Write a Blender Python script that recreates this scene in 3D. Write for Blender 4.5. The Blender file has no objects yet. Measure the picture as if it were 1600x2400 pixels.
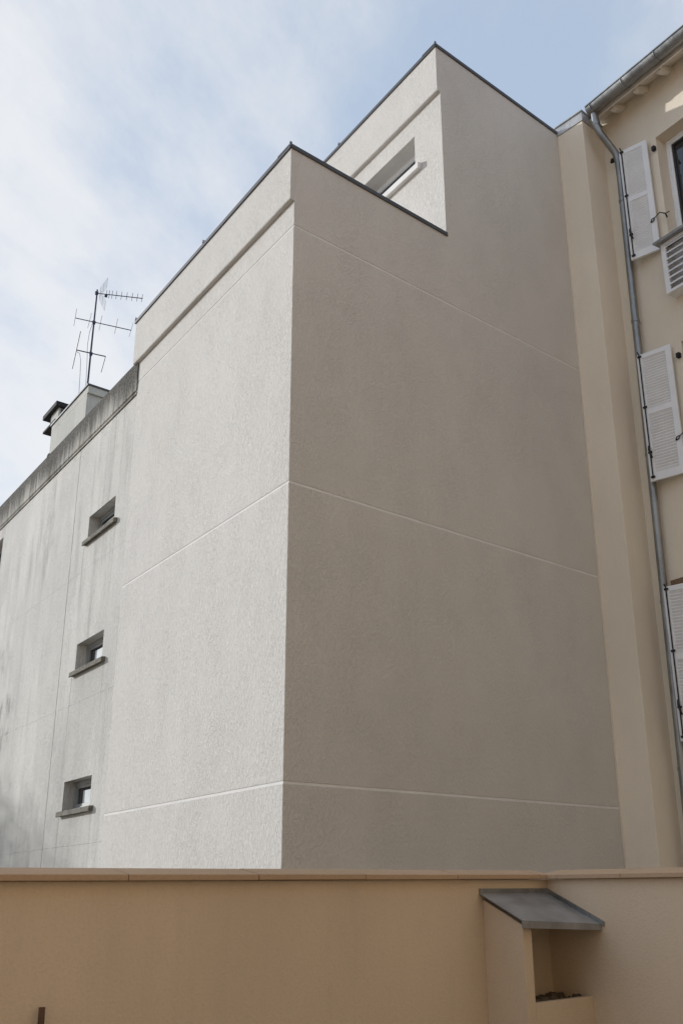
import bpy, bmesh, math, random
from mathutils import Vector, Matrix
R = math.radians
random.seed(7)
C = bpy.context.scene.collection
scene = bpy.context.scene

# ------------------------------------------------------------------ camera
cam_d = bpy.data.cameras.new('camera'); cam = bpy.data.objects.new('camera', cam_d); C.objects.link(cam)
PITCH, ROLL, FPX = 0.3597, -0.0101, 2389.96
fw = Vector((0, math.cos(PITCH), math.sin(PITCH))); rt = Vector((1, 0, 0)); up = rt.cross(fw)
rt2 = math.cos(ROLL) * rt + math.sin(ROLL) * up
up2 = -math.sin(ROLL) * rt + math.cos(ROLL) * up
M = Matrix(((rt2.x, up2.x, -fw.x, 0), (rt2.y, up2.y, -fw.y, 0), (rt2.z, up2.z, -fw.z, 1.6), (0, 0, 0, 1)))
cam.matrix_world = M
cam_d.sensor_fit = 'VERTICAL'; cam_d.sensor_height = 36; cam_d.sensor_width = 24
cam_d.lens = FPX / 2400 * 36
cam_d.shift_x = -63 / 2400; cam_d.shift_y = 0
cam_d.clip_start = 0.05; cam_d.clip_end = 600
scene.camera = cam

# ------------------------------------------------------------------ the two facade directions
DA = Vector((-0.56489308, 0.82516411, 0)); DB = Vector((0.74363863, 0.66858177, 0))
NA = Vector((-0.82516411, -0.56489308, 0)); NB = Vector((0.66858177, -0.74363863, 0))
Z = Vector((0, 0, 1))

# ------------------------------------------------------------------ sky and sun
SUN = (NA + 1.98 * DA + 0.66 * Z).normalized()
SUN_EL = math.asin(SUN.z); SUN_AZ = math.atan2(SUN.x, SUN.y)
w = bpy.data.worlds.new('World'); scene.world = w; w.use_nodes = True
nt = w.node_tree; nt.nodes.clear()
def N(t, **k):
    n = nt.nodes.new(t)
    for a, b in k.items(): setattr(n, a, b)
    return n
def L(a, b): nt.links.new(a, b)
def mth(op, a, b=None, clamp=False):
    n = N('ShaderNodeMath', operation=op, use_clamp=clamp)
    for i, v in enumerate((a, b)):
        if v is None: continue
        if isinstance(v, (int, float)): n.inputs[i].default_value = v
        else: L(v, n.inputs[i])
    return n.outputs[0]
out = N('ShaderNodeOutputWorld'); bg = N('ShaderNodeBackground'); L(bg.outputs[0], out.inputs[0])
SKY_STRENGTH = 0.115
bg.inputs[1].default_value = SKY_STRENGTH
sky = N('ShaderNodeTexSky', sky_type='NISHITA'); sky.sun_disc = False
sky.sun_elevation = SUN_EL; sky.sun_rotation = SUN_AZ; sky.air_density = 1.0; sky.dust_density = 0.6; sky.ozone_density = 1.3
tc = N('ShaderNodeTexCoord'); sp = N('ShaderNodeSeparateXYZ'); L(tc.outputs['Generated'], sp.inputs[0])
zc = mth('MAXIMUM', mth('ADD', sp.outputs[2], 0.12), 0.06)
cx_ = mth('DIVIDE', sp.outputs[0], zc); cy_ = mth('DIVIDE', sp.outputs[1], zc)
cmb = N('ShaderNodeCombineXYZ'); L(cx_, cmb.inputs[0]); L(cy_, cmb.inputs[1])
mp = N('ShaderNodeMapping'); L(cmb.outputs[0], mp.inputs[0])
mp.inputs['Location'].default_value = (-4.2, 3.3, 0.4); mp.inputs['Rotation'].default_value = (0, 0, R(35)); mp.inputs['Scale'].default_value = (1.0, 0.55, 1)
n1 = N('ShaderNodeTexNoise'); L(mp.outputs[0], n1.inputs['Vector'])
n1.inputs['Scale'].default_value = 1.25; n1.inputs['Detail'].default_value = 9; n1.inputs['Roughness'].default_value = 0.58; n1.inputs['Distortion'].default_value = 0.35
n2 = N('ShaderNodeTexNoise'); L(mp.outputs[0], n2.inputs['Vector'])
n2.inputs['Scale'].default_value = 3.6; n2.inputs['Detail'].default_value = 7; n2.inputs['Roughness'].default_value = 0.6
dens = mth('ADD', n1.outputs['Fac'], mth('MULTIPLY', mth('SUBTRACT', n2.outputs['Fac'], 0.5), 0.50))
# thin cloud scatters more light towards the sun's side of the sky
dt = N('ShaderNodeVectorMath', operation='DOT_PRODUCT'); L(tc.outputs['Generated'], dt.inputs[0]); dt.inputs[1].default_value = SUN
fwd = mth('POWER', mth('MULTIPLY', mth('ADD', dt.outputs['Value'], 1.0), 0.5), 3.0)
cov = mth('ADD', dens, mth('MULTIPLY', fwd, 0.13))
mr = N('ShaderNodeMapRange', interpolation_type='SMOOTHSTEP'); L(cov, mr.inputs[0])
mr.inputs[1].default_value = 0.46; mr.inputs[2].default_value = 0.82; mr.inputs[3].default_value = 0.70; mr.inputs[4].default_value = 0.97
mixc = N('ShaderNodeMix', data_type='RGBA'); L(mr.outputs[0], mixc.inputs[0]); L(sky.outputs[0], mixc.inputs[6])
ccol = N('ShaderNodeMix', data_type='RGBA'); m2 = N('ShaderNodeMapRange', interpolation_type='SMOOTHSTEP'); L(cov, m2.inputs[0]); m2.inputs[1].default_value = 0.43; m2.inputs[2].default_value = 0.73
L(m2.outputs[0], ccol.inputs[0])
ccol.inputs[6].default_value = (3.45, 4.15, 5.15, 1); ccol.inputs[7].default_value = (5.25, 5.35, 5.55, 1)
L(ccol.outputs[2], mixc.inputs[7]); L(mixc.outputs[2], bg.inputs[0])
sun_d = bpy.data.lights.new('sun', 'SUN'); sun_d.energy = 2.45; sun_d.angle = R(0.8); sun_d.color = (1.0, 0.985, 0.96)
sun = bpy.data.objects.new('sun', sun_d); C.objects.link(sun); sun.rotation_euler = SUN.to_track_quat('Z', 'Y').to_euler()
sun.location = (-20, 12, 20)
scene.view_settings.view_transform = 'Standard'; scene.view_settings.look = 'None'
scene.view_settings.exposure = 0.52; scene.view_settings.gamma = 1.0; scene.view_settings.use_curve_mapping = False

# ------------------------------------------------------------------ materials
def new_mat(name):
    m = bpy.data.materials.new(name); m.use_nodes = True
    t = m.node_tree; b = t.nodes['Principled BSDF']
    return m, t, b
class G:                                              # small node graph helper
    def __init__(s, t): s.t = t
    def n(s, ty, **k):
        x = s.t.nodes.new(ty)
        for a, b in k.items(): setattr(x, a, b)
        return x
    def l(s, a, b): s.t.links.new(a, b)
    def pos(s, scale, loc=(0, 0, 0)):
        g = s.n('ShaderNodeNewGeometry'); m = s.n('ShaderNodeMapping'); s.l(g.outputs['Position'], m.inputs[0])
        m.inputs['Scale'].default_value = scale; m.inputs['Location'].default_value = loc
        return m.outputs[0]
    def noise(s, v, scale=1, detail=4, rough=.5, dist=0):
        x = s.n('ShaderNodeTexNoise'); s.l(v, x.inputs['Vector'])
        x.inputs['Scale'].default_value = scale; x.inputs['Detail'].default_value = detail
        x.inputs['Roughness'].default_value = rough; x.inputs['Distortion'].default_value = dist
        return x.outputs['Fac']
    def rng(s, v, a, b, c=0., d=1., smooth=True):
        x = s.n('ShaderNodeMapRange', interpolation_type='SMOOTHSTEP' if smooth else 'LINEAR'); s.l(v, x.inputs[0])
        for i, k in enumerate((a, b, c, d)): x.inputs[i + 1].default_value = k
        return x.outputs[0]
    def m(s, op, a, b=None, clamp=False):
        x = s.n('ShaderNodeMath', operation=op, use_clamp=clamp)
        for i, v in enumerate((a, b)):
            if v is None: continue
            if isinstance(v, (int, float)): x.inputs[i].default_value = v
            else: s.l(v, x.inputs[i])
        return x.outputs[0]
    def mix(s, f, a, b, mode='MIX'):
        x = s.n('ShaderNodeMix', data_type='RGBA', blend_type=mode)
        for i, v in ((0, f), (6, a), (7, b)):
            if isinstance(v, (int, float)): x.inputs[i].default_value = v
            elif isinstance(v, tuple): x.inputs[i].default_value = v if len(v) == 4 else v + (1,)
            else: s.l(v, x.inputs[i])
        return x.outputs[2]
    def bump(s, h, dist, strength=1.0, prev=None):
        x = s.n('ShaderNodeBump'); s.l(h, x.inputs['Height']); x.inputs['Distance'].default_value = dist
        x.inputs['Strength'].default_value = strength
        if prev is not None: s.l(prev, x.inputs['Normal'])
        return x.outputs[0]

def mat_render(name, col, coarse=(42, 42, 13), dist=.011, var=.07, streak=0.0, grain=140, warm=None):
    m, t, b = new_mat(name); g = G(t)
    big = g.noise(g.pos((.55, .55, .4)), 1, 5, .6)
    med = g.noise(g.pos((3.5, 3.5, 2.0)), 1, 5, .6)
    lo = tuple(c * (1 - var) for c in col); hi = tuple(min(1, c * (1 + var)) for c in col)
    c = g.mix(g.rng(big, .3, .7), lo, hi)
    c = g.mix(g.m('MULTIPLY', g.rng(med, .35, .75), .35), c, tuple(x * (1 - var * 1.3) for x in col))
    if warm:
        wn = g.noise(g.pos((.9, .9, .9), (7, 3, 1)), 1, 4, .6)
        c = g.mix(g.m('MULTIPLY', g.rng(wn, .52, .78), .55), c, warm)
    wv = g.noise(g.pos(coarse), 1, 3, .55, .15)
    worm = g.rng(wv, .40, .57)
    patchy = g.rng(g.noise(g.pos((2.2, 2.2, 1.2), (3, 1, 9)), 1, 4, .6), .3, .7, .55, 1.0)
    h = g.m('MULTIPLY', worm, patchy)
    nn = g.bump(h, dist)
    fine = g.noise(g.pos((grain, grain, grain)), 1, 2, .6)
    nn = g.bump(fine, .0022, 1.0, nn)
    if streak:
        st = g.noise(g.pos((4.5, 4.5, .4), (2, 5, 0)), 1, 5, .62)
        st2 = g.noise(g.pos((.7, .7, .5), (9, 1, 3)), 1, 4, .6)
        f = g.m('MULTIPLY', g.rng(st, .42, .75), g.rng(st2, .35, .65))
        c = g.mix(g.m('MULTIPLY', f, streak), c, tuple(x * .62 for x in col))
    g.l(c, b.inputs['Base Color']); g.l(nn, b.inputs['Normal'])
    b.inputs['Roughness'].default_value = .93; b.inputs['Specular IOR Level'].default_value = .2
    return m

def mat_parapet(name, col, ztop, depth, dark=(.055, .05, .043)):
    """weathered render: black growth running down from the top edge, loose grey drips below"""
    m, t, b = new_mat(name); g = G(t)
    gp = g.n('ShaderNodeNewGeometry'); sx = g.n('ShaderNodeSeparateXYZ'); g.l(gp.outputs['Position'], sx.inputs[0])
    down = g.m('DIVIDE', g.m('SUBTRACT', ztop, sx.outputs[2]), depth)         # 0 top .. 1 bottom
    st = g.noise(g.pos((16, 16, 1.1), (2, 5, 0)), 1, 6, .66)
    big = g.noise(g.pos((1.3, 1.3, .3), (2, 8, 0)), 1, 4, .6)
    a = g.m('ADD', g.m('MULTIPLY', st, 1.15), g.m('MULTIPLY', big, .9))
    f = g.m('SUBTRACT', a, g.m('MULTIPLY', g.m('POWER', g.m('MAXIMUM', down, 0.0), .7), .85))
    f = g.rng(f, .16, .70)
    spk = g.noise(g.pos((60, 60, 40)), 1, 4, .7)
    f2 = g.m('MULTIPLY', f, g.rng(spk, .25, .6, .45, 1.0))
    c = g.mix(g.rng(big, .35, .7), col, tuple(x * .8 for x in col))
    lich = g.noise(g.pos((3, 3, .6), (4, 4, 1)), 1, 5, .6)
    c = g.mix(g.m('MULTIPLY', g.rng(lich, .5, .75), .6), c, (.25, .235, .165))
    c = g.mix(g.m('MULTIPLY', f2, .96), c, dark)
    h = g.rng(g.noise(g.pos((42, 42, 13)), 1, 3, .55, .6), .36, .62)
    g.l(g.bump(h, .009), b.inputs['Normal']); g.l(c, b.inputs['Base Color'])
    b.inputs['Roughness'].default_value = .95; b.inputs['Specular IOR Level'].default_value = .15
    return m

def mat_simple(name, col, rough=.6, metal=0., var=.1, scale=6, bump=0., spec=.5):
    m, t, b = new_mat(name); g = G(t)
    f = g.noise(g.pos((scale,) * 3), 1, 5, .6)
    c = g.mix(g.rng(f, .3, .7), tuple(x * (1 - var) for x in col), tuple(min(1, x * (1 + var)) for x in col))
    g.l(c, b.inputs['Base Color'])
    if bump: g.l(g.bump(g.noise(g.pos((90,) * 3), 1, 4, .6), bump), b.inputs['Normal'])
    b.inputs['Roughness'].default_value = rough; b.inputs['Metallic'].default_value = metal; b.inputs['Specular IOR Level'].default_value = spec
    return m

def mat_zinc(name, col=(.31, .315, .315), dark=(.07, .07, .065), spots=.55, metal=.8):
    m, t, b = new_mat(name); g = G(t)
    a = g.noise(g.pos((5, 5, 2.2)), 1, 6, .65); s = g.noise(g.pos((45, 45, 45)), 1, 4, .7); q = g.noise(g.pos((3, 3, 3), (4, 4, 4)), 1, 4, .6)
    c = g.mix(g.rng(a, .3, .7), tuple(x * .72 for x in col), tuple(x * 1.18 for x in col))
    f = g.m('MULTIPLY', g.rng(s, .55, .68), g.rng(q, .42, .62))
    c = g.mix(g.m('MULTIPLY', f, spots), c, dark)
    g.l(c, b.inputs['Base Color']); b.inputs['Metallic'].default_value = metal
    r = g.rng(a, .2, .8, .28, .5); g.l(r, b.inputs['Roughness'])
    g.l(g.bump(g.noise(g.pos((28, 28, 9)), 1, 3, .6), .002), b.inputs['Normal'])
    return m

def mat_glass(name, col=(.02, .024, .03)):
    m, t, b = new_mat(name); g = G(t)
    f = g.noise(g.pos((2.2, 2.2, 2.2)), 1, 3, .5)
    g.l(g.mix(f, tuple(x * .6 for x in col), tuple(x * 1.5 for x in col)), b.inputs['Base Color'])
    g.l(g.bump(f, .01), b.inputs['Normal'])
    b.inputs['Roughness'].default_value = .04; b.inputs['Specular IOR Level'].default_value = .9
    return m

def mat_cream(name, col, dist=.0035):
    m, t, b = new_mat(name); g = G(t)
    big = g.noise(g.pos((.6, .6, .35)), 1, 5, .6); med = g.noise(g.pos((5, 5, 1.6)), 1, 6, .65)
    c = g.mix(g.rng(big, .3, .7), tuple(x * .94 for x in col), tuple(min(1, x * 1.05) for x in col))
    c = g.mix(g.m('MULTIPLY', g.rng(med, .5, .8), .22), c, (col[0] * .8, col[1] * .82, col[2] * .85))
    sk = g.noise(g.pos((11, 11, .8), (3, 3, 1)), 1, 5, .65); wide = g.noise(g.pos((.8, .8, .5), (5, 2, 8)), 1, 4, .6)
    c = g.mix(g.m('MULTIPLY', g.m('MULTIPLY', g.rng(sk, .48, .72), g.rng(wide, .42, .6)), .11), c, tuple(x * .7 for x in col))
    fn = g.noise(g.pos((75, 75, 75)), 1, 4, .65)
    c = g.mix(g.m('MULTIPLY', g.rng(fn, .45, .8), .30), c, tuple(x * .72 for x in col))
    g.l(c, b.inputs['Base Color']); g.l(g.bump(fn, dist), b.inputs['Normal'])
    b.inputs['Roughness'].default_value = .92; b.inputs['Specular IOR Level'].default_value = .2
    return m

RENDER = mat_render('light_grey_scraped_render', (.675, .65, .612), coarse=(92, 92, 19), dist=.0048, var=.022, warm=(.665, .62, .575))
JOINT = mat_simple('smooth_pale_joint', (.74, .725, .70), .85, 0, .05, 4, .001, .2)
GABLE_RENDER = mat_render('light_grey_gable_render', (.635, .60, .553), coarse=(84, 84, 28), dist=.0037, var=.035, grain=150, warm=(.625, .575, .525))
OLDRENDER = mat_render('weathered_grey_render', (.63, .615, .575), coarse=(62, 62, 19), dist=.006, var=.10, streak=.8)
OLDPARAPET = mat_parapet('streaked_black_render', (.52, .50, .455), 8.44, .62)
HOUSING = mat_render('rooftop_render', (.56, .55, .51), dist=.006, var=.1, streak=.5)
DARKGAP = mat_simple('dark_joint_fill', (.13, .125, .115), .9, 0, .1)
COPING = mat_simple('anthracite_coping', (.075, .08, .092), .6, .1, .1, 3, 0, .35)
CREAM = mat_cream('cream_plaster', (.82, .735, .61))
TAN = mat_cream('tan_plaster', (.665, .545, .415), .003)
OCHRE = mat_cream('ochre_plaster', (.51, .385, .25))
WHITE = mat_simple('white_paint', (.83, .84, .86), .5, 0, .04, 5, 0, .4)
WHITEWOOD = mat_simple('white_eave_wood', (.76, .72, .66), .6, 0, .06, 5, .001)
ZINC = mat_zinc('weathered_zinc')
ROOFZINC = mat_zinc('dull_zinc_sheet', (.30, .305, .31), (.12, .125, .13), .5, .25)
PALEZINC = mat_zinc('pale_zinc_flashing', (.55, .56, .57), (.2, .2, .2), .3, .2)
SOOT = mat_simple('sooty_metal', (.03, .03, .032), .85, 0, .2, 6, 0, .2)
BLACK = mat_simple('black_iron', (.014, .014, .016), .5, .3, .2)
CONC = mat_parapet('lichened_concrete_sill', (.27, .25, .21), 0, 1, (.05, .047, .04))
GLASS = mat_glass('dark_window_glass')
GASKET = mat_simple('dark_sash', (.025, .025, .027), .5)
GREYFRAME = mat_simple('grey_window_frame', (.30, .31, .31), .5, .1)
PALEPANEL = mat_simple('pale_panel', (.66, .70, .72), .8)
TILE = mat_cream('terracotta_coping', (.47, .335, .225), .003)
ALU = mat_simple('aerial_metal', (.05, .055, .085), .45, .5)
CABLE = mat_simple('grey_cable', (.22, .23, .26), .6)
RUST = mat_simple('brown_rust', (.10, .055, .033), .85, 0, .35, 30, .003)
RUBBLE = mat_simple('grey_rubble', (.11, .085, .06), .95, 0, .4, 20, .01)
BROWN = mat_simple('brown_grille', (.30, .19, .12), .8)
ROOFTILE = mat_simple('red_roof_tile', (.30, .13, .075), .85, 0, .2)
GRAVEL = mat_simple('pale_gravel', (.27, .23, .18), .95, 0, .25, 14, .01)

# CONC carries its own position independent lichen
def fix_sill():
    m, t, b = new_mat('lichened_sill'); g = G(t)
    s = g.noise(g.pos((30, 30, 30)), 1, 5, .7); q = g.noise(g.pos((6, 6, 6)), 1, 4, .6)
    c = g.mix(g.rng(q, .3, .7), (.15, .138, .112), (.25, .235, .195))
    c = g.mix(g.m('MULTIPLY', g.rng(s, .45, .6), .8), c, (.07, .066, .055))
    g.l(c, b.inputs['Base Color']); g.l(g.bump(s, .01), b.inputs['Normal']); b.inputs['Roughness'].default_value = .95
    return m
CONC = fix_sill()

def old_stains():
    """dirt runs below the sill ends and black smudges far along the weathered wall"""
    t = OLDRENDER.node_tree; b = t.nodes['Principled BSDF']; g = G(t)
    src = b.inputs['Base Color'].links[0].from_socket
    gp = g.n('ShaderNodeNewGeometry'); d = g.n('ShaderNodeVectorMath', operation='DOT_PRODUCT'); g.l(gp.outputs['Position'], d.inputs[0]); d.inputs[1].default_value = DA
    a = g.m('SUBTRACT', d.outputs['Value'], Vector((-0.7399, 8.8226, 0)).dot(DA))
    sx = g.n('ShaderNodeSeparateXYZ'); g.l(gp.outputs['Position'], sx.inputs[0]); z = sx.outputs[2]
    wob = g.noise(g.pos((2, 2, 1.4)), 1, 4, .6); a = g.m('ADD', a, g.m('MULTIPLY', g.m('SUBTRACT', wob, .5), .07))
    c = src
    for zs, ln in ((6.24, 1.5), (4.39, 1.4), (2.59, 1.6)):
        for ta, wd, st in ((5.80, .035, .5), (4.62, .05, .3), (5.2, .5, .12)):
            m = g.rng(g.m('ABSOLUTE', g.m('SUBTRACT', a, ta)), 0.0, wd, 1.0, 0.0)
            v = g.m('MULTIPLY', g.rng(z, zs - ln, zs - .05, 0.0, 1.0), g.rng(z, zs - .03, zs, 1.0, 0.0))
            c = g.mix(g.m('MULTIPLY', g.m('MULTIPLY', m, v), st), c, (.26, .255, .23))
    nz = g.rng(g.noise(g.pos((5, 5, 2.2), (1, 2, 3)), 1, 6, .7), .42, .66)
    for ta, zz, ra, rz, st in ((8.95, 4.42, .55, .28, .75), (8.9, 3.95, .5, .30, .7), (9.6, 5.2, .9, .5, .4), (7.6, 6.9, .5, 1.2, .3)):
        da = g.m('DIVIDE', g.m('SUBTRACT', a, ta), ra); dz = g.m('DIVIDE', g.m('SUBTRACT', z, zz), rz)
        r2 = g.m('ADD', g.m('MULTIPLY', da, da), g.m('MULTIPLY', dz, dz))
        c = g.mix(g.m('MULTIPLY', g.m('MULTIPLY', g.rng(r2, 0.0, 1.0, 1.0, 0.0), nz), st), c, (.14, .14, .13))
    g.l(c, b.inputs['Base Color'])
old_stains()

# ------------------------------------------------------------------ geometry helpers
class Fr:
    """local frame: a along the face, b out of it, z up"""
    def __init__(s, o, u, n): s.o, s.u, s.n = Vector(o), Vector(u).normalized(), Vector(n).normalized()
    def p(s, a, b, z): return s.o + s.u * a + s.n * b + Z * z

class MB:
    def __init__(s): s.v, s.f = [], []
    def face(s, pts):
        i = len(s.v); s.v += [Vector(p) for p in pts]; s.f.append(list(range(i, i + len(pts))))
    def hexa(s, p):                                    # p: 8 corners, bottom 4 then top 4
        i = len(s.v); s.v += [Vector(q) for q in p]
        for q in ((0, 3, 2, 1), (4, 5, 6, 7), (0, 1, 5, 4), (1, 2, 6, 5), (2, 3, 7, 6), (3, 0, 4, 7)): s.f.append([i + k for k in q])
        return s
    def box(s, F, a0, a1, b0, b1, z0, z1):
        return s.hexa([F.p(a0, b0, z0), F.p(a1, b0, z0), F.p(a1, b1, z0), F.p(a0, b1, z0), F.p(a0, b0, z1), F.p(a1, b0, z1), F.p(a1, b1, z1), F.p(a0, b1, z1)])
    def prism(s, pts, z0, z1):                         # plan polygon
        n = len(pts); i = len(s.v)
        s.v += [Vector((p[0], p[1], z0)) for p in pts] + [Vector((p[0], p[1], z1)) for p in pts]
        s.f.append([i + k for k in range(n)][::-1]); s.f.append([i + n + k for k in range(n)])
        for k in range(n): s.f.append([i + k, i + (k + 1) % n, i + n + (k + 1) % n, i + n + k])
        return s
    def sect(s, F, a0, a1, prof):                      # profile (b,z) swept along a
        n = len(prof); i = len(s.v)
        s.v += [F.p(a0, b, z) for b, z in prof] + [F.p(a1, b, z) for b, z in prof]
        s.f.append([i + k for k in range(n)][::-1]); s.f.append([i + n + k for k in range(n)])
        for k in range(n): s.f.append([i + k, i + (k + 1) % n, i + n + (k + 1) % n, i + n + k])
        return s
    def tube(s, pts, r, n=8, cap=True):
        pts = [Vector(p) for p in pts]; rs = r if isinstance(r, (list, tuple)) else [r] * len(pts)
        i0 = len(s.v); prev = None
        for k, p in enumerate(pts):
            d = (pts[min(k + 1, len(pts) - 1)] - pts[max(k - 1, 0)]).normalized()
            if prev is None:
                e = d.orthogonal().normalized()
            else:
                e = (prev - d * prev.dot(d)).normalized()
            prev = e; g = d.cross(e)
            for j in range(n):
                a = 2 * math.pi * j / n; s.v.append(p + (e * math.cos(a) + g * math.sin(a)) * rs[k])
        for k in range(len(pts) - 1):
            for j in range(n):
                a = i0 + k * n + j; b = i0 + k * n + (j + 1) % n; s.f.append([a, b, b + n, a + n])
        if cap:
            s.f.append([i0 + j for j in range(n)][::-1]); s.f.append([i0 + (len(pts) - 1) * n + j for j in range(n)])
        return s
    def panel(s, F, a0, a1, z0, z1, b, depth, holes=()):
        """slab with its front face at b, openings (a0,a1,z0,z1) cut through, reveals included"""
        A = sorted({a0, a1, *[h[0] for h in holes], *[h[1] for h in holes]}); Zs = sorted({z0, z1, *[h[2] for h in holes], *[h[3] for h in holes]})
        A = [x for x in A if a0 <= x <= a1]; Zs = [x for x in Zs if z0 <= x <= z1]
        def solid(i, j):
            if i < 0 or j < 0 or i >= len(A) - 1 or j >= len(Zs) - 1: return False
            ca, cz = (A[i] + A[i + 1]) / 2, (Zs[j] + Zs[j + 1]) / 2
            return not any(h[0] < ca < h[1] and h[2] < cz < h[3] for h in holes)
        for i in range(len(A) - 1):
            for j in range(len(Zs) - 1):
                if not solid(i, j): continue
                x0, x1, y0, y1 = A[i], A[i + 1], Zs[j], Zs[j + 1]; c = b - depth
                s.face([F.p(x0, b, y0), F.p(x1, b, y0), F.p(x1, b, y1), F.p(x0, b, y1)])
                s.face([F.p(x0, c, y1), F.p(x1, c, y1), F.p(x1, c, y0), F.p(x0, c, y0)])
                if not solid(i - 1, j): s.face([F.p(x0, b, y0), F.p(x0, b, y1), F.p(x0, c, y1), F.p(x0, c, y0)])
                if not solid(i + 1, j): s.face([F.p(x1, b, y0), F.p(x1, c, y0), F.p(x1, c, y1), F.p(x1, b, y1)])
                if not solid(i, j - 1): s.face([F.p(x0, b, y0), F.p(x0, c, y0), F.p(x1, c, y0), F.p(x1, b, y0)])
                if not solid(i, j + 1): s.face([F.p(x0, b, y1), F.p(x1, b, y1), F.p(x1, c, y1), F.p(x0, c, y1)])
        return s
    def build(s, name, mat, parent=None, smooth=False, bevel=0., weld=True):
        me = bpy.data.meshes.new(name)
        base = origin_of(parent) if parent is not None else Vector((0, 0, 0))
        me.from_pydata([tuple(v - base) for v in s.v], [], s.f)
        bm = bmesh.new(); bm.from_mesh(me)
        if weld: bmesh.ops.remove_doubles(bm, verts=bm.verts, dist=1e-5)
        bmesh.ops.recalc_face_normals(bm, faces=bm.faces)
        if bevel:
            ed = [e for e in bm.edges if len(e.link_faces) == 2 and e.calc_face_angle(0) > .6]
            bmesh.ops.bevel(bm, geom=ed, offset=bevel, segments=2, profile=.6, affect='EDGES')
        bm.to_mesh(me); bm.free()
        if smooth:
            for p in me.polygons: p.use_smooth = True
            try: me.set_sharp_from_angle(angle=R(40))
            except Exception: pass
        me.materials.append(mat)
        if mat is RENDER:                              # gable faces get a finer, slightly darker and warmer copy of the scraped render
            me.materials.append(GABLE_RENDER)
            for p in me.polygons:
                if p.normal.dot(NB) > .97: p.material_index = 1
        o = bpy.data.objects.new(name, me); C.objects.link(o)
        if parent is not None: o.parent = parent
        return o
ORIG = {}
def origin_of(o):
    v = Vector((0, 0, 0))
    while o is not None:
        v = v + Vector(o.location); o = o.parent
    return v
def tag(o, label, cat, group=None, kind=None):
    o['label'] = label; o['category'] = cat
    if group: o['group'] = group
    if kind: o['kind'] = kind
    return o
def thing(name, loc, label, cat, group=None):
    o = bpy.data.objects.new(name, None); o.empty_display_size = .2; C.objects.link(o); o.location = loc
    return tag(o, label, cat, group)
def part_copy(o, parent, delta=(0, 0, 0)):
    c = o.copy(); C.objects.link(c); c.parent = parent; c.location = Vector(o.location) + Vector(delta)
    return c

# ------------------------------------------------------------------ ground
g_ = MB(); g_.face([(-150, -150, 0), (150, -150, 0), (150, 150, 0), (-150, 150, 0)])
gr = g_.build('ground', GRAVEL); gr['kind'] = 'structure'

# ------------------------------------------------------------------ new grey extension
P0 = Vector((-0.7399, 8.8226, 0)); LA, LB, TU = 4.157, 4.7657, 2.305
FA = Fr(P0, DA, NA); FB = Fr(P0, DB, NB)
PU = P0 + DB * TU; PJ = P0 + DB * LB
FU = Fr(PU, DA, NA)
FAS = Fr(P0, DA, -DB); FBS = Fr(P0, DB, -DA); FUS = Fr(PU, DA, -DB)      # skewed frames that mitre at the corner
J = [2.5004, 5.2359, 8.1004]; JW = .0105
ext = thing('rendered_building', (P0.x, P0.y, 0), 'new pale grey rendered building with stepped top and sharp sunlit corner', 'building')
IN = .0045                                              # joint depth
def plan(k, ta=LA, tb=LB, back=6.0):                   # plan of the full block, faces pulled in by k
    p0 = P0 - NA * k - NB * k
    # exact corner of the two offset faces
    d = NA.dot(DB); e = NB.dot(DA)
    p0 = P0 + DB * (-k / d) + DA * (-k / e)
    a1 = P0 + DA * ta - NA * k
    b1 = P0 + DB * tb - NB * k
    return [p0, b1, b1 + DA * back, a1 + (-NA) * 3.0 + DA * 0.0, a1]
def quad(k, ta, tb):
    d = NA.dot(DB); e = NB.dot(DA)
    p0 = P0 + DB * (-k / d) + DA * (-k / e)
    a1 = P0 + DA * ta + DB * (-k / d); b1 = P0 + DB * tb + DA * (-k / e)
    return [p0, b1, P0 + DA * ta + DB * tb, a1]
core = MB().prism(quad(IN, LA, LB), 0, 8.55)
core.build('joint_core', JOINT, ext)
zs = [(0, J[0] - JW), (J[0] + JW, J[1] - JW), (J[1] + JW, J[2] - JW)]
for z0, z1 in zs:
    MB().prism(quad(0, LA, LB), z0, z1).build('render_panel', RENDER, ext, bevel=.006)
LOW_TOP = 9.075
MB().prism(quad(0, LA, TU), J[2] + JW, LOW_TOP - .002).build('render_panel', RENDER, ext)
# parapet of the low block: shaded side flush with the facade, sunlit side standing proud with a rounded drip edge
def drip(o, zb, zt, back):                             # profile (b,z), rounded lower lip
    return [(-back, zb), (o * .72, zb), (o * .9, zb + .006), (o, zb + .02), (o, zt), (-back, zt)]
MB().sect(FAS, 0.0, LA + .10, drip(.055, 8.405, LOW_TOP - .002, -.001)).build('parapet', RENDER, ext)
# upper block
UA = 6.5
def uquad(k, k2=0):
    return [PU - NA * k, PJ, PJ + DA * UA, PU + DA * UA - NA * k]
UW = (.565, 1.95, 10.44, 10.95)
MB().prism([PU + DB * .30, PJ, PJ + DA * UA, PU + DA * UA + DB * .30], J[2] + JW, 11.7).build('render_panel', RENDER, ext)
MB().panel(FUS, 0, UA, J[2] + JW, 11.7, 0, .2995, [UW]).build('render_panel', RENDER, ext, bevel=0)
UP_TOP = 11.99
MB().prism([PU, PJ, PJ + DA * UA, PU + DA * UA], 11.701, UP_TOP).build('parapet', RENDER, ext)
MB().sect(FUS, 0.0, UA, drip(.055, 11.255, UP_TOP, -.001)).build('parapet', RENDER, ext)
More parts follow.
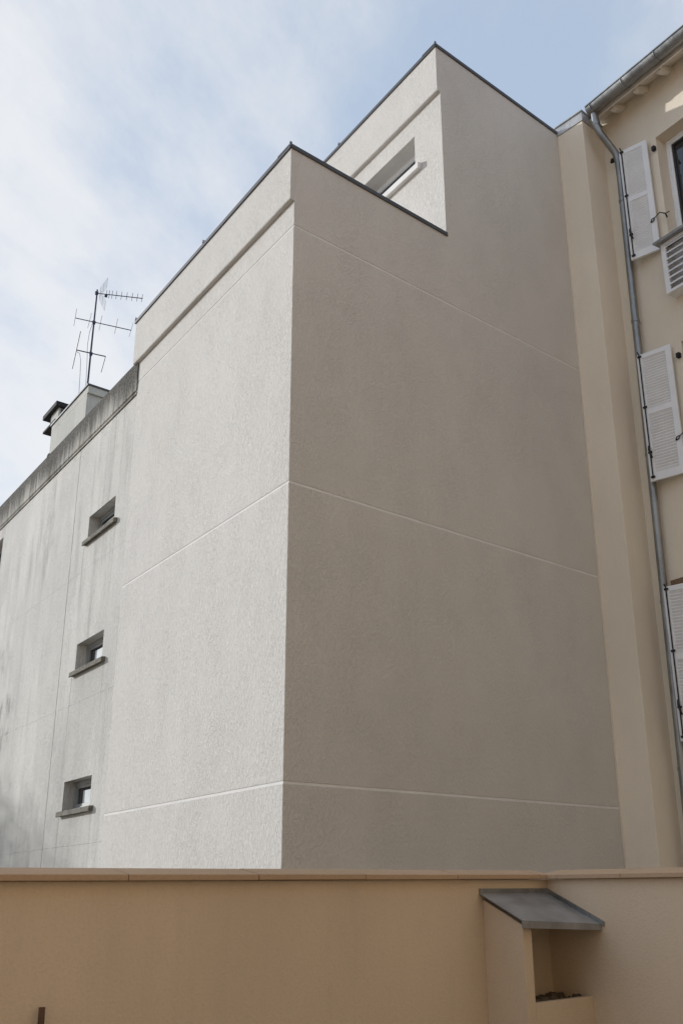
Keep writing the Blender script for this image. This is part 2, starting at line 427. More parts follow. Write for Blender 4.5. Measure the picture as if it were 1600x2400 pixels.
# copings: folded metal with a small lip
def coping(F, a0, a1, b, zt, back, name='coping'):
    o = MB().sect(F, a0, a1, [(-back, zt + .004), (b - .004, zt + .004), (b - .004, zt - .022), (b + .014, zt - .030), (b + .018, zt - .026), (b + .018, zt + .020), (-back, zt + .028)])
    return o.build(name, COPING, ext)
coping(FAS, .0, LA + .12, .055, LOW_TOP, .24)
coping(FBS, -.077, TU + .012, 0.0, LOW_TOP + .001, .26)
coping(FUS, .0, UA, .055, UP_TOP, .24)
coping(FBS, TU - .077, LB, 0.0, UP_TOP + .001, .26)
for F, a, o_, zt in ((FAS, -.02, .055, LOW_TOP), (FUS, -.02, .055, UP_TOP)):      # folded corner upstand
    MB().box(F, a - .006, a + .012, o_ + .004, o_ + .028, zt - .02, zt + .034).build('coping_corner', COPING, ext)
# standing seams of the long copings
for F, o_, zt, k in ((FA, .055, LOW_TOP, 2.1), (FA, .055, LOW_TOP, 4.24), (FU, .055, UP_TOP, 2.3)):
    MB().box(F, k - .012, k + .012, o_ - .05, o_ + .028, zt + .02, zt + .055).build('coping_seam', ZINC, ext)
# window of the upper block
win = MB().panel(FU, UW[0], UW[1], UW[2] + .05, UW[3], -.22, .06, [(UW[0] + .06, UW[1] - .06, UW[2] + .11, UW[3] - .06)]).build('window', WHITE, ext)
MB().box(FU, UW[0] + .06, UW[1] - .06, -.262, -.25, UW[2] + .11, UW[3] - .06).build('pane', GLASS, win)
MB().sect(FU, .44, UW[1] + .1, [(-.22, UW[2] + .049), (.0, UW[2]), (.06, UW[2] - .01), (.06, UW[2] - .095), (.045, UW[2] - .10), (.04, UW[2] - .088), (.002, UW[2] - .088), (.002, UW[2] - .012), (-.22, UW[2] - .012)]).build('window_sill', JOINT, win)
# rough mortar ledge where the shaded facade meets the ground behind the courtyard wall
lm = MB(); n = 40
for k in range(n):
    a0 = .02 + k * 4.2 / n; a1 = a0 + 4.2 / n
    zt = 1.765 + .006 * math.sin(k * 1.7) + random.uniform(-.004, .006)
    lm.box(FB, a0, a1, .001, .05 + random.uniform(-.01, .012), 1.2, zt)
lm.build('base_ledge', JOINT, ext)

# ------------------------------------------------------------------ old weathered building
OLD_END = 16.0
old = thing('weathered_building', tuple(FA.p(LA + .004, 0, 0)), 'older weathered grey building with black streaked parapet and small deep windows', 'building')
ob = -.010                                             # face sits slightly behind the new render
SPL = 6.35
rows = [(0, 2.2065), (2.2085, 3.9995), (4.0015, 5.8635), (5.8655, 7.93)]
wins = [(4.695, 5.705, 2.64, 3.005), (4.695, 5.705, 4.44, 4.815), (4.67, 5.68, 6.29, 6.648)]
lwin = (10.36, 11.4, 6.95, 7.72)
MB().prism([FA.p(LA + .002, -.32, 0), FA.p(OLD_END, -.32, 0), FA.p(OLD_END, -9, 0), FA.p(LA + .002, -9, 0)], 0, 8.0).build('wall_core', DARKGAP, old)
for z0, z1 in rows:
    hs = [h for h in wins if z0 < h[3] < z1]
    MB().panel(FA, LA + .002, SPL - .009, z0, z1, ob, .305, hs).build('render_panel', OLDRENDER, old)
    hs = [lwin] if z0 < lwin[3] < z1 else []
    MB().panel(FA, SPL + .009, OLD_END, z0, z1, ob, .305, hs).build('render_panel', OLDRENDER, old)
MB().box(FA, LA + .002, OLD_END, -.31, ob - .012, 0, 7.92).build('joint_fill', DARKGAP, old) if False else None
MB().sect(FA, LA + .002, OLD_END, [(-.30, 7.94), (.008, 7.94), (.010, 7.944), (.010, 7.962), (-.008, 7.972), (.018, 7.994), (.018, 8.44), (-.30, 8.44)]).build('parapet', OLDPARAPET, old)
for i, h in enumerate(wins + [lwin]):
    b0 = -.15
    fr = MB().panel(FA, h[0], h[1], h[2], h[3], b0, .05, [(h[0] + .05, h[1] - .05, h[2] + .05, h[3] - .05)]).build('window', GREYFRAME, old)
    MB().panel(FA, h[0] + .05, h[1] - .05, h[2] + .05, h[3] - .05, b0 - .012, .04, [(h[0] + .085, h[1] - .085, h[2] + .085, h[3] - .085)]).build('sash', GREYFRAME, fr)
    MB().box(FA, h[0] + .085, h[1] - .085, b0 - .045, b0 - .035, h[2] + .085, h[3] - .085).build('pane', GLASS, fr)
    if i < 3:
        sz = h[2]; sl = MB().sect(FA, h[0] - .13, h[1] + .065, [(-.15, sz + .025), (-.011, sz), (.045, sz - .006), (.045, sz - .066), (.03, sz - .07), (.022, sz - .058), (-.011, sz - .058), (-.012, sz - .03), (-.15, sz - .03)])
        sl.build('window_sill', CONC, fr, bevel=.004)
        MB().box(FA, h[0] + .09, h[0] + .74, b0 - .034, b0 - .028, h[2] + .09, h[3] - .12).build('pane_panel', PALEPANEL, fr)  # pale panel just in front of the glass, towards the near end
# crust and clips along the parapet edge
MB().tube([FA.p(7.98, .005, 8.43), FA.p(8.0, .0, 8.475), FA.p(8.03, .0, 8.47), FA.p(8.06, .0, 8.43)], .022, 7).build('parapet_clump', CONC, old, smooth=True)
# rooftop stair housing
OFF = -1.3
FQ = Fr(FA.p(10.41, OFF, 0), DA, NA)                   # its near corner
hz = 11.19
hous = thing('rooftop_housing', tuple(FQ.p(0, 0, 8.0)), 'rendered box housing on the roof below the television aerial', 'roof housing')
FQB = Fr(FQ.o, DB, NB)
W_ = 2.27
MB().prism([FQ.p(.05, 0, 0), FQ.p(W_, 0, 0), FQ.p(W_, 0, 0) + DB * 2.2, FQ.p(.05, 0, 0) + DB * 2.2], 8.0, 11.03).build('wall', HOUSING, hous)
MB().prism([FQ.p(-.002, .002, 0), FQ.p(W_ + .002, .002, 0), FQ.p(W_ + .002, .002, 0) + DB * 2.23, FQ.p(-.002, .002, 0) + DB * 2.23], 11.031, hz - .004).build('fascia', HOUSING, hous)
MB().prism([FQ.p(-.03, .03, 0), FQ.p(W_ + .03, .03, 0), FQ.p(W_ + .03, .03, 0) + DB * 2.29, FQ.p(-.03, .03, 0) + DB * 2.29], hz - .003, hz + .03).build('coping', COPING, hous)
# chimney vent
FV = Fr(FA.p(14.0, -1.8, 0), DA, NA)
ven = thing('chimney_vent', tuple(FV.p(.3, -.3, 8.0)), 'small louvred chimney vent with flat black cap on the roof', 'chimney')
def vbox(a0, a1, d0, d1, z0, z1, name, mat, parent=ven):
    p = [FV.p(a0, 0, 0) + DB * d0, FV.p(a1, 0, 0) + DB * d0, FV.p(a1, 0, 0) + DB * d1, FV.p(a0, 0, 0) + DB * d1]
    return MB().prism(p, z0, z1).build(name, mat, parent)
vbox(.16, .44, .16, .6, 8.0, 11.97, 'stack', HOUSING)
vbox(-.02, .86, -.10, .9, 11.95, 12.0, 'skirt', SOOT)
body = vbox(.08, .66, .0, .75, 12.001, 12.36, 'body', HOUSING)
lv = vbox(.06, .079, .06, .70, 12.02, 12.34, 'louvre', SOOT)
for k in range(7):
    p0 = FV.p(.03, 0, 0) + DB * .06; p1 = FV.p(.03, 0, 0) + DB * .70; zq = 12.04 + k * .045
    MB().hexa([p0 + Z * zq, p1 + Z * zq, p1 + DA * .028 + Z * (zq + .022), p0 + DA * .028 + Z * (zq + .022),
               p0 + Z * (zq + .006), p1 + Z * (zq + .006), p1 + DA * .028 + Z * (zq + .028), p0 + DA * .028 + Z * (zq + .028)]).build('slat', GREYFRAME, lv)
vbox(-.02, 1.0, -.10, .95, 12.361, 12.47, 'cap', SOOT)
vbox(.62, .66, -.004, .04, 12.0, 12.36, 'corner_post', SOOT)

# television aerials on one mast
MX, MY = -5.7913, 18.8568
aer = thing('television_aerial', (MX, MY, 11.0), 'tall thin mast carrying three stacked television aerials against the sky', 'aerial')
def mp_(dx, dy, z): return Vector((MX + dx, MY + dy, z))
def rod(pts, r, name, parent, mat=ALU, n=6): return MB().tube(pts, r, n).build(name, mat, parent, smooth=True)
rod([mp_(0, 0, 8.0), mp_(.0, 0, 12.4), mp_(.01, 0, 13.87)], [.022, .020, .017], 'mast', aer, ALU, 8)
def aerial(z, a, b, els, r=.010, er=.0055, drop=0):
    bm_ = rod([mp_(*a, z), mp_(*b, z)], r, 'boom', aer)
    for e0, e1 in els: rod([mp_(*e0, z + .008), mp_(*e1, z + .008)], er, 'element', bm_)
    MB().box(Fr((MX, MY, 0), DA, NA), -.03, .03, -.035, .035, z - .035, z + .035).build('clamp', ALU, bm_, bevel=.008)
    return bm_
ub = aerial(13.783, (-.02, -.005), (.945, .223), [])
for k, q in enumerate((.20, .255, .315, .40, .505, .615, .725, .83, .93)):
    c = Vector((q, q * .236)); d = Vector((-.30, .954)).normalized() * .155
    rod([mp_(c.x - d.x, c.y - d.y, 13.79), mp_(c.x + d.x, c.y + d.y, 13.79)], .0065, 'element', ub)
MB().tube([mp_(.17, .04, 13.75), mp_(.22, .052, 13.74)], .035, 8).build('junction_box', ALU, ub)
fdir = Vector((.973, .23, 0)); pdir = Vector((-.30, .954, 0)).normalized()
for sgn in (1, -1):                                    # the two wings of the corner reflector
    rf = MB(); base = Vector((MX, MY, 13.783)) + fdir * .07 + Z * (.03 * sgn)
    for k in range(7):
        o_ = pdir * (-.2 + k * .4 / 6); a_ = base + o_; b_ = a_ + fdir * .13 + Z * (.26 * sgn)
        rf.tube([a_, b_], .002, 5)
    for t_ in (.0, .5, 1.0):
        a_ = base + fdir * .13 * t_ + Z * (.26 * sgn * t_); rf.tube([a_ - pdir * .2, a_ + pdir * .2], .0028, 5)
    rf.build('reflector', CABLE, ub)
aerial(13.057, (-.342, -.195), (.725, .332), [((-.22, -.53), (-.462, .14)), ((.044, -.36), (-.186, .224)), ((.241, -.259), (.028, .325)), ((.536, -.121), (.331, .47)), ((.827, .041), (.616, .601))])
aerial(12.304, (-.257, -.168), (.285, .12), [((.023, -.887), (-.564, .65)), ((.277, .135), (.015, .815))], .0125, .009)
rod([mp_(-.25, -.16, 12.27), mp_(-.19, -.13, 12.24), mp_(-.165, -.1, 12.1), mp_(-.16, -.06, 11.8), mp_(-.15, -.02, 11.2), mp_(-.13, 0, 10.6)], .0055, 'cable', aer, CABLE)
rod([mp_(-.01, -.02, 13.05), mp_(-.06, -.03, 12.8), mp_(-.075, -.03, 12.5), mp_(-.05, -.03, 12.1), mp_(-.03, -.03, 11.6), mp_(-.02, -.02, 10.9)], .0055, 'cable', aer, CABLE)

# ------------------------------------------------------------------ cream building with shutters
PC = Vector((3.10182593, 11.67129242, 0)); PI = Vector((3.45877247, 11.99221167, 0))
V = -DA
FY = Fr(PI, V, NA)
cre = thing('cream_building', (PI.x, PI.y, 0), 'cream plastered building with white shutters and zinc gutter', 'building')
END = 14.0; WT = 12.17
yh = [(.90, 1.98, 9.56, 11.25), (.87, 1.98, 6.36, 8.09), (.85, 1.98, 3.25, 4.98)]
MB().panel(FY, 0, END, 0, WT, 0, .35, yh).build('wall', CREAM, cre)
MB().box(FY, 0, END, -6, -.352, 0, WT).build('wall_core', DARKGAP, cre)
MB().prism([PJ, PC, PI, PI + DB * .3, PI + DA * 1.2 + DB * .3, PJ + DA * .8], 0, 11.925).build('pillar', CREAM, cre, bevel=.008)
MB().prism([PJ + DB * -.012 + V * .0, PC + V * .012 - DB * .012, PI + V * .012, PI + DB * .3, PI + DA * 1.2 + DB * .3, PJ + DA * .8], 11.928, 12.075).build('pillar_flashing', PALEZINC, cre)
MB().prism([PJ - DB * .03, PC + V * .03 - DB * .03, PI + V * .03, PI + DB * .3, PI + DA * 1.2 + DB * .3, PJ + DA * .8], 12.076, 12.092).build('pillar_flashing', PALEZINC, cre)
bd = MB()
for k in range(40):                                    # slightly uneven plaster bead in the corner with the grey building
    e = random.uniform(-.004, .004)
    bd.prism([PJ + V * .001 - DB * .001, PJ + V * (.034 + e) - DB * .005, PJ + V * (.034 + e) + DB * .004, PJ + DB * .004], k * .298, k * .298 + .2975)
bd.build('corner_bead', CREAM, cre)
# windows
for k, h in enumerate(yh):
    wn = MB().panel(FY, h[0], h[1], h[2], h[3], -.19, .06, [(h[0] + .085, h[1] - .085, h[2] + .085, h[3] - .085)]).build('window', WHITE, cre, bevel=.004)
    MB().panel(FY, h[0] + .02, h[1] - .02, h[2] + .02, h[3] - .02, -.178, .011, [(h[0] + .05, h[1] - .05, h[2] + .05, h[3] - .05)]).build('frame', WHITE, wn)
    MB().panel(FY, h[0] + .085, h[1] - .085, h[2] + .085, h[3] - .085, -.205, .03, [(h[0] + .115, h[1] - .115, h[2] + .115, h[3] - .115)]).build('sash', GASKET, wn)
    MB().box(FY, h[0] + .115, h[1] - .115, -.232, -.222, h[2] + .115, h[3] - .115).build('pane', GLASS, wn)
    MB().sect(FY, h[0] - .06, h[1] + .06, [(-.19, h[2] + .03), (0.001, h[2]), (.05, h[2] - .005), (.05, h[2] - .06), (.001, h[2] - .06), (.0005, h[2] - .03), (-.19, h[2] - .03)]).build('window_sill', CREAM, wn)
# shutters, folded back over the downpipe
def shutter(sh, sf, z0, z1, bh=.04, bf=.155):
    o = FY.p(sh, bh, 0); e = FY.p(sf, bf, 0); u = (o - e).normalized(); wd = (o - e).length
    n = Vector((u.y, -u.x, 0)); n = n if n.dot(NA) > 0 else -n
    F = Fr(e, u, n); t = .034; mid = z0 + (z1 - z0) * .53
    gaps = [(.062, wd - .078, z0 + .10, mid - .035), (.062, wd - .078, mid + .035, z1 - .065)]
    s = MB().panel(F, 0, wd, z0, z1, t, t, gaps).build('shutter', WHITE, cre, bevel=.003)
    MB().box(F, -.012, -.001, .004, .022, z0 + .004, z1 - .004).build('rebate_strip', WHITE, s)
    proto = None
    for ga0, ga1, gz0, gz1 in gaps:
        nsl = int((gz1 - gz0) / .038)
        for k in range(nsl):
            zq = gz0 + .006 + k * (gz1 - gz0 - .006) / nsl
            if proto is None:
                m = MB().hexa([F.p(ga0, .010, zq), F.p(ga1, .010, zq), F.p(ga1, .028, zq + .033), F.p(ga0, .028, zq + .033),
                               F.p(ga0, .001, zq + .006), F.p(ga1, .001, zq + .006), F.p(ga1, .024, zq + .041), F.p(ga0, .024, zq + .041)])
                proto = m.build('slat', WHITE, s); zp = zq
            else: part_copy(proto, s, (0, 0, zq - zp))
    a = .035
    rd = MB().tube([F.p(a - .012, t + .03, z1 + .03), F.p(a, t + .016, z1 - .01), F.p(a, t + .014, (z0 + z1) / 2), F.p(a, t + .014, z0 + .03)], .0085, 8).build('locking_rod', BLACK, s, smooth=True)
    for q in (z1 - .035, z0 + (z1 - z0) * .57, z0 + .38, z0 + .05):
        MB().box(F, a - .026, a + .026, t + .001, t + .022, q - .012, q + .012).build('rod_bracket', BLACK, s, bevel=.003)
    MB().tube([F.p(a, t + .03, z0 + .46), F.p(a + .005, t + .045, z0 + .40), F.p(a + .02, t + .05, z0 + .33), F.p(a + .03, t + .03, z0 + .29)], [.013, .017, .012, .01], 7).build('rod_handle', BLACK, s, smooth=True)
    return F, wd, s
specs = [(.785, .405, 9.49, 11.262), (.745, .305, 6.335, 8.09), (.715, .30, 3.185, 4.987)]
for k, (sh, sf, z0, z1) in enumerate(specs):
    F, wd, s = shutter(sh, sf, z0, z1)
    zl = z1 - .18
    for zz in ((zl,) if k == 0 else (zl, z0 + .22)):                          # hinge pins on the wall
        MB().box(FY, sh + .055, sh + .105, .0, .05, zz - .035, zz + .03).build('hinge_pin', BLACK, s, bevel=.006)
    za = z0 + .46                                      # arm that holds the shutter when half open
    MB().tube([F.p(wd - .075, .038, za - .015), F.p(wd - .05, .06, za + .012), F.p(wd - .02, .06, za + .02), F.p(wd - .03, .045, za - .01), F.p(wd - .075, .04, za - .022)], .0075, 7).build('arm_loop', BLACK, s, smooth=True)
    MB().tube([F.p(wd - .03, .055, za + .005), FY.p(sh + .085, .085, za + .06), FY.p(sh + .15, .055, za + .015), FY.p(sh + .165, .05, za - .05)], [.007, .007, .010, .012], 7).build('holding_arm', BLACK, s, smooth=True)
    MB().tube([FY.p(sh + .15, .055, za + .012), FY.p(sh + .20, .03, za + .03)], .007, 7).build('arm_hook', BLACK, s, smooth=True)
# brown perforated grille over the lowest window
vg = MB().box(FY, .285, .86, .001, .008, 5.005, 5.098).build('vent_grille', DARKGAP, cre)
bars = MB()
for k in range(24): bars.box(FY, .285 + k * .0245, .285 + k * .0245 + .010, .0085, .014, 5.005, 5.098)
for k in range(5): bars.box(FY, .285, .86, .0145, .017, 5.005 + k * .0212, 5.005 + k * .0212 + .008)
bars.build('grille_bars', BROWN, vg)
# louvred box under the top window
s0, s1, bo, z0, z1 = .888, 2.0, .185, 8.707, 9.446
lb = MB().panel(FY, s0, s1, z0, z1, bo, .03, [(s0 + .062, s1 - .06, z0 + .02, z1 - .04)]).build('louvre_box', WHITE, cre, bevel=.002)
MB().box(FY, s0, s0 + .02, .001, bo - .031, z0, z1).build('side_panel', WHITE, lb)
MB().box(FY, s0 + .021, s1, .001, bo - .031, z0, z0 + .015).build('bottom_panel', WHITE, lb)
MB().box(FY, s0 + .021, s1, .05, .06, z0 + .016, z1).build('back_panel', WHITE, lb)
proto = None
for k in range(8):
    zq = z0 + .015 + k * .0922
    if proto is None:
        proto = MB().hexa([FY.p(s0 + .062, bo - .004, zq), FY.p(s1 - .06, bo - .004, zq), FY.p(s1 - .06, bo - .075, zq + .07), FY.p(s0 + .062, bo - .075, zq + .07),
                           FY.p(s0 + .062, bo - .004, zq + .014), FY.p(s1 - .06, bo - .004, zq + .014), FY.p(s1 - .06, bo - .075, zq + .084), FY.p(s0 + .062, bo - .075, zq + .084)]).build('slat', WHITE, lb)
    else: part_copy(proto, lb, (0, 0, k * .0922))
MB().sect(FY, s0 - .055, s1, [(.001, z1 + .05), (.001, z1 + .004), (bo + .075, z1 + .001), (bo + .08, z1 - .012), (bo + .085, z1 + .024)]).build('cap', ROOFZINC, lb)
# eaves: sloping white boards, rafters, fascia
SO = .30; sl = -.50
MB().sect(FY, -.05, END, [(-.05, WT + .02), (SO, WT + .02 + sl * (SO + .05)), (SO, WT + .04 + sl * (SO + .05)), (-.05, WT + .04)]).build('soffit', WHITEWOOD, cre)
raf = None
for k in range(24):
    s = .385 + k * .425
    if raf is None:
        raf = MB().sect(FY, s, s + .075, [(-.02, WT + .015 + sl * .03), (-.02, WT - .10), (.17, WT - .10 + sl * .19), (.25, WT - .06 + sl * .28), (.27, WT + .0 + sl * .29), (.27, WT + .015 + sl * .32)]).build('rafter', WHITEWOOD, cre, bevel=.004)
    else: part_copy(raf, cre, tuple(V * (.425 * k)))
MB().sect(FY, .10, END, [(SO + .001, 11.955), (SO + .022, 11.955), (SO + .022, 12.06), (SO + .001, 12.06)]).build('fascia', WHITEWOOD, cre)
MB().sect(FY, -.06, END, [(SO + .05, 12.075), (-6, 15.2), (-6, 15.3), (SO + .05, 12.12)]).build('roof', ROOFTILE, cre)
# gutter
gb, gz, gr_ = .43, 12.05, .094
prof = []
for k in range(13):
    a = math.pi * k / 12; prof.append((gb - gr_ * math.cos(a), gz - gr_ * math.sin(a)))
prof_in = [(gb + (b_ - gb) * .96, gz + (z_ - gz) * .96) for b_, z_ in prof][::-1]
gut = MB().sect(FY, .185, END, prof + prof_in).build('gutter', ZINC, cre, smooth=True)
MB().tube([FY.p(.185, gb + gr_ + .004, gz + .004), FY.p(END, gb + gr_ + .004, gz + .004)], .011, 8).build('rim', ZINC, gut, smooth=True)
MB().sect(FY, .172, .186, prof).build('end_cap', ZINC, gut)
hp = None
for k in range(18):
    s = .262 + k * .578
    if hp is None:
        hp = MB().tube([FY.p(s, gb - (gr_ + .004) * math.cos(a_), gz - (gr_ + .004) * math.sin(a_)) for a_ in [math.pi * q / 12 for q in range(13)]], .007, 6).build('bracket', WHITE if False else ZINC, gut, smooth=True)
    else: part_copy(hp, gut, tuple(V * (.578 * k)))
# downpipe with swan neck
def pipe_s(z): return .305 - (11.2 - z) * .0128
pp = [(.232, gb - .03, gz - .09), (.232, gb - .04, 11.84), (.236, gb - .05, 11.74), (.250, .34, 11.63), (.285, .18, 11.43), (.302, .12, 11.34), (pipe_s(11.2), .095, 11.22)]
P = [FY.p(*q) for q in pp] + [FY.p(pipe_s(z), .085, z) for z in (11.0, 9, 7, 5, 3, 1, .1)]
dp = MB().tube(P, .050, 14).build('downpipe', ZINC, cre, smooth=True)
for z in (11.19, 10.56, 8.66, 6.75, 4.84, 2.9):
    F = Fr(FY.p(pipe_s(z), .085, 0), V, NA)
    MB().tube([F.p(0, 0, z - .02), F.p(0, 0, z + .02)], .056, 14).build('pipe_collar', ZINC, dp, smooth=True)
    MB().tube([F.p(-.075, -.02, z - .06), F.p(-.05, 0, z - .06), F.p(.05, 0, z - .06), F.p(.075, -.02, z - .06)], .007, 6).build('pipe_clip', ZINC, dp)
MB().tube([FY.p(.234, gb - .045, 11.80), FY.p(.237, gb - .05, 11.76)], .056, 14).build('pipe_collar', ZINC, dp, smooth=True)
kn = MB()
for dx, dz, r in ((0, 0, .03), (.02, -.03, .022), (-.02, -.02, .02)):
    kn.tube([FY.p(.21 + dx, .06, 11.33 + dz), FY.p(.21 + dx, .10, 11.30 + dz)], r, 7)
kn.build('pipe_anchor', BLACK, dp)

# ------------------------------------------------------------------ courtyard walls
K = Vector((0.95927, 6.0, 0)); UL = Vector((-.70711, -.70711, 0)); NL = Vector((.70711, -.70711, 0))
FL = Fr(K, UL, NL); FR = Fr(K, V, NA)
WZ = 1.674
def yard_wall(name, F, ln, cuts, label, slope):
    o = thing(name, tuple(F.o + Vector((0, 0, 0))), label, 'wall', 'tan plastered courtyard walls')
    w_ = MB(); e_ = WZ - slope * ln
    w_.hexa([F.p(0, -.22, 0), F.p(ln, -.22, 0), F.p(ln, 0, 0), F.p(0, 0, 0), F.p(0, -.22, WZ), F.p(ln, -.22, e_), F.p(ln, 0, e_), F.p(0, 0, WZ)])
    w_.build('wall', TAN, o)
    cuts = [0.0] + cuts
    for a, b in zip(cuts[:-1], cuts[1:]):
        dz = random.uniform(-.0007, .0007); g2 = .0025
        p0, p1 = a + g2, b - g2
        prof = [(.032, 0.0), (.034, .003), (.034, .021), (.031, .024), (-.10, .048), (-.25, .02), (-.25, 0)]
        i = MB(); n_ = len(prof)
        i.v = [F.p(p0 if b_ <= 0 else p0, b_, WZ + .002 + z_ + dz - slope * p0) for b_, z_ in prof] + [F.p(p1, b_, WZ + .002 + z_ + dz - slope * p1) for b_, z_ in prof]
        i.f = [list(range(n_))[::-1], list(range(n_, 2 * n_))] + [[k, (k + 1) % n_, n_ + (k + 1) % n_, n_ + k] for k in range(n_)]
        i.build('coping_tile', TILE, o)
    return o
cutsL = [.10, .783, 1.428, 2.057, 2.685, 3.31, 3.95, 4.6, 5.25, 5.9, 6.55]
cutsR = [.123, .577, 1.03, 1.5, 2.0, 2.6, 3.2, 3.9, 4.6, 5.3, 6.0]
yard_wall('courtyard_wall', FL, 6.5, cutsL, 'brown shaded courtyard wall with tile coping running left from the niche', .0055)
yard_wall('courtyard_wall', FR, 6.0, cutsR, 'paler courtyard wall with tile coping to the right of the niche', .009)

# niche in the corner of the two walls
a_, b_ = .555, .289                                    # along the left wall, along the right wall
nic = thing('wall_niche', (K.x, K.y, 0), 'small plastered niche with sloping zinc roof in the wall corner', 'niche')
def np_(a, b): return K + UL * a + V * b
def nprism(pts, z0, z1, name, mat, bevel=0.): return MB().prism([np_(*p) for p in pts], z0, z1).build(name, mat, nic, bevel=bevel)
TH = .068
# side wall follows the roof slope: one prism with a sloping top
def slope_prism(pts, z0, zf, name, mat):
    q = [np_(*p) for p in pts]; n_ = len(q); m = MB()
    m.v = [Vector((p.x, p.y, z0)) for p in q] + [Vector((p.x, p.y, zf(pt[1]))) for p, pt in zip(q, pts)]
    m.f = [list(range(n_))[::-1], list(range(n_, 2 * n_))] + [[k, (k + 1) % n_, n_ + (k + 1) % n_, n_ + k] for k in range(n_)]
    return m.build(name, mat, nic)
zr = lambda b: 1.603 - (1.603 - 1.478) * b / (b_ + .02)
slope_prism([(a_, 0.001), (a_, b_), (a_ - TH, b_), (a_ - TH, 0.001)], 0, lambda b: zr(b) - .028, 'side_wall', TAN)
nprism([(a_ - TH - .001, b_ - .034), (a_ - TH - .001, b_), (.001, b_), (.001, b_ - .034)], 0, 1.108, 'base', TAN)
rb = MB(); rng = random.Random(3)
nprism([(a_ - TH - .001, .002), (a_ - TH - .001, b_ - .035), (.001, b_ - .035), (.001, .002)], 0, 1.090, 'bed', RUBBLE)
for k in range(110):
    a = rng.uniform(.01, a_ - TH - .02); b = rng.uniform(.01, b_ - .06); r = rng.choice((.007, .01, .012, .018, .026)) * rng.uniform(.8, 1.2)
    c = np_(a, b); F = Fr(c, Vector((math.cos(k), math.sin(k), 0)), Vector((-math.sin(k), math.cos(k), 0)))
    zb = 1.0905
    rb.hexa([F.p(-r, -r * .8, zb), F.p(r, -r * .7, zb), F.p(r * .9, r, zb), F.p(-r * .8, r * .9, zb), F.p(-r * .5, -r * .5, zb + r), F.p(r * .6, -r * .4, zb + r * .8), F.p(r * .5, r * .6, zb + r * 1.1), F.p(-r * .5, r * .4, zb + r * .7)])
r_ = rb.build('rubble', RUBBLE, nic); r_['kind'] = 'stuff'
# roof sheet
def slope_slab(pts, t0, t1, name, mat, parent):
    q = [np_(*p) for p in pts]; n_ = len(q); m = MB()
    m.v = [Vector((p.x, p.y, zr(pt[1]) + t0)) for p, pt in zip(q, pts)] + [Vector((p.x, p.y, zr(pt[1]) + t1)) for p, pt in zip(q, pts)]
    m.f = [list(range(n_))[::-1], list(range(n_, 2 * n_))] + [[k, (k + 1) % n_, n_ + (k + 1) % n_, n_ + k] for k in range(n_)]
    return m.build(name, mat, parent)
OV = .028
rf = slope_slab([(a_ + OV, .001), (a_ + OV, b_ + .03), (.001 - 0, b_ + .10), (.001, .001)], 0, .006, 'roof', ROOFZINC, nic)
m = MB()
pf = [np_(a_ + OV, b_ + .031), np_(.001, b_ + .101)]
d_ = (pf[1] - pf[0]).normalized(); F = Fr(pf[0], d_, NL); zf0 = zr(b_ + .031); zf1 = zr(b_ + .101)
ln = (pf[1] - pf[0]).length
m.hexa([F.p(0, -.008, zf0 - .028), F.p(ln, -.008, zf1 - .024), F.p(ln, .002, zf1 - .024), F.p(0, .002, zf0 - .028), F.p(0, -.008, zf0 + .004), F.p(ln, -.008, zf1 + .004), F.p(ln, .002, zf1 + .004), F.p(0, .002, zf0 + .004)])
m.build('drip_edge', ROOFZINC, rf)
MB().box(FL, .0, a_ + OV, .001, .012, 1.604, 1.628).build('upstand', ZINC, rf)
m = MB(); q0, q1 = K + V * .012, K + V * (b_ + .125); z0_, z1_ = zr(.012), zr(b_ + .125)
m.hexa([q0 + NA * .001 + Z * (z0_ + .006), q1 + NA * .001 + Z * (z1_ + .006), q1 + NA * .012 + Z * (z1_ + .006), q0 + NA * .012 + Z * (z0_ + .006),
        q0 + NA * .001 + Z * (z0_ + .030), q1 + NA * .001 + Z * (z1_ + .028), q1 + NA * .012 + Z * (z1_ + .028), q0 + NA * .012 + Z * (z0_ + .030)])
m.build('upstand', ZINC, rf)
# brown stake in front of the left wall
st = MB().tube([FL.p(2.97, .05, 0), FL.p(2.985, .04, .7), FL.p(2.99, .03, 1.252)], .0125, 6).build('stake', RUST)
tag(st, 'short brown stake standing against the shaded wall at lower left', 'stake')

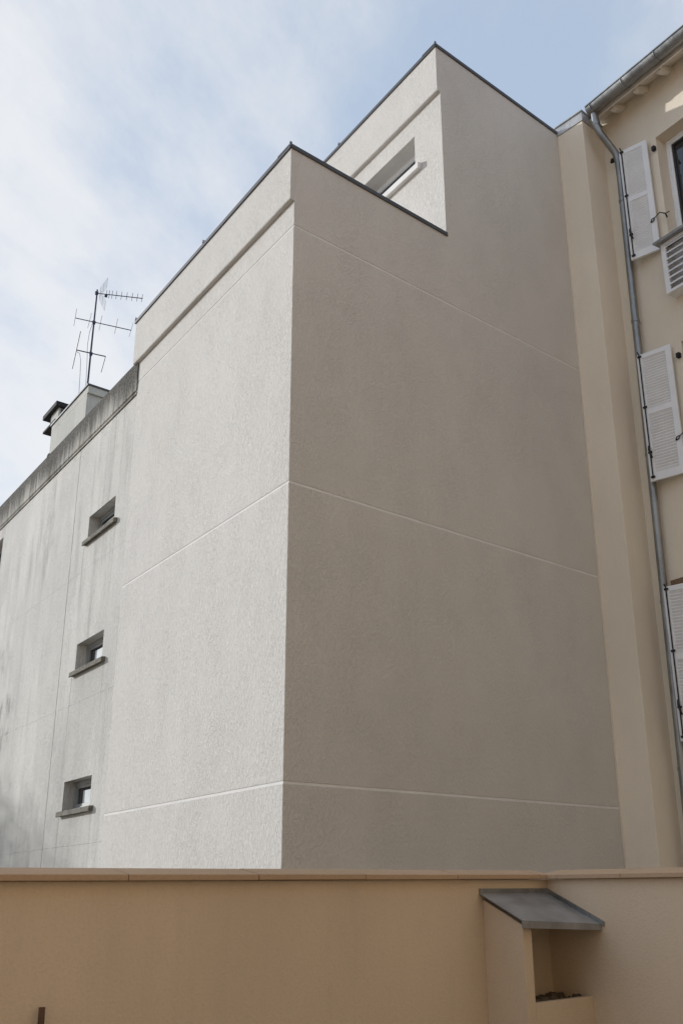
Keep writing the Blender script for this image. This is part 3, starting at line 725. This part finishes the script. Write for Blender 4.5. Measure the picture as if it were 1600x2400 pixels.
# ------------------------------------------------------------------ neighbouring house out of frame on the left, whose shade falls in the yard
nb = thing('neighbour_house', (-15, 10, 0), 'plain neighbouring house standing to the left of the yard', 'building')
MB().prism([(-19, 8.6, 0), (-11, 8.6, 0), (-11, 13.3, 0), (-19, 13.3, 0)], 0, 6.4).build('wall', WHITE, nb)
MB().prism([(-19.2, 8.4, 0), (-10.8, 8.4, 0), (-10.8, 13.4, 0), (-19.2, 13.4, 0)], 6.401, 6.52).build('roof', ROOFTILE, nb)
# unseen ochre house behind the camera, added to bounce warm light into the yard
FH = Fr(Vector((1.9, -2.3, 0)), -DB, -NB)
hs_ = thing('bounce_house', tuple(FH.p(6, 0, 0)), 'unseen ochre house added behind the viewer to bounce warm light', 'building')
hh = [(a, a + 1.0, z, z + 1.6) for a in (-6.4, -3.6, 1.5, 4.2, 6.9, 9.6, 12.3) for z in (.9, 3.8, 6.6)]
MB().panel(FH, -8, 15, 0, 9.0, 0, .3, hh).build('wall', OCHRE, hs_)
for h in hh: MB().box(FH, h[0], h[1], -.16, -.14, h[2], h[3]).build('window', GLASS, hs_)
MB().sect(FH, -8.2, 15.2, [(.4, 8.95), (.4, 9.05), (-4, 11.4), (-8, 9.05), (-8, 8.95)]).build('roof', ROOFTILE, hs_)
# garden tree left of the old building: its crown throws the soft shade low on the weathered wall
tr = thing('garden_tree', (-19.0, 23.2, 0), 'leafy garden tree standing left of the weathered building', 'tree')
LEAF = mat_simple('green_leaves', (.06, .10, .03), .6, 0, .35, 8)
BARK = mat_simple('brown_bark', (.10, .075, .05), .9, 0, .3, 20, .01)
MB().tube([(-19, 23.2, 0), (-19.05, 23.25, 2.2), (-18.9, 23.1, 4.4), (-19, 23.2, 6.6)], [.22, .18, .13, .05], 9).build('trunk', BARK, tr, smooth=True)
lf = MB(); q_ = random.Random(11)
for k in range(20000):
    while True:
        v = Vector((q_.uniform(-1, 1), q_.uniform(-1, 1), q_.uniform(-1, 1)))
        if v.length < 1 and q_.random() < 1.15 - v.length: break
    c = Vector((-19.0, 23.5, 5.1)) + Vector((v.x * 2.4, v.y * 3.5, v.z * 2.8)); r = q_.uniform(.04, .07)
    a = Vector((q_.gauss(0, 1), q_.gauss(0, 1), q_.gauss(0, 1))).normalized(); b = a.orthogonal().normalized()
    lf.face([c - a * r, c + b * r * .5, c + a * r, c - b * r * .5])
cr_ = lf.build('crown', LEAF, tr, weld=False); cr_['kind'] = 'stuff'
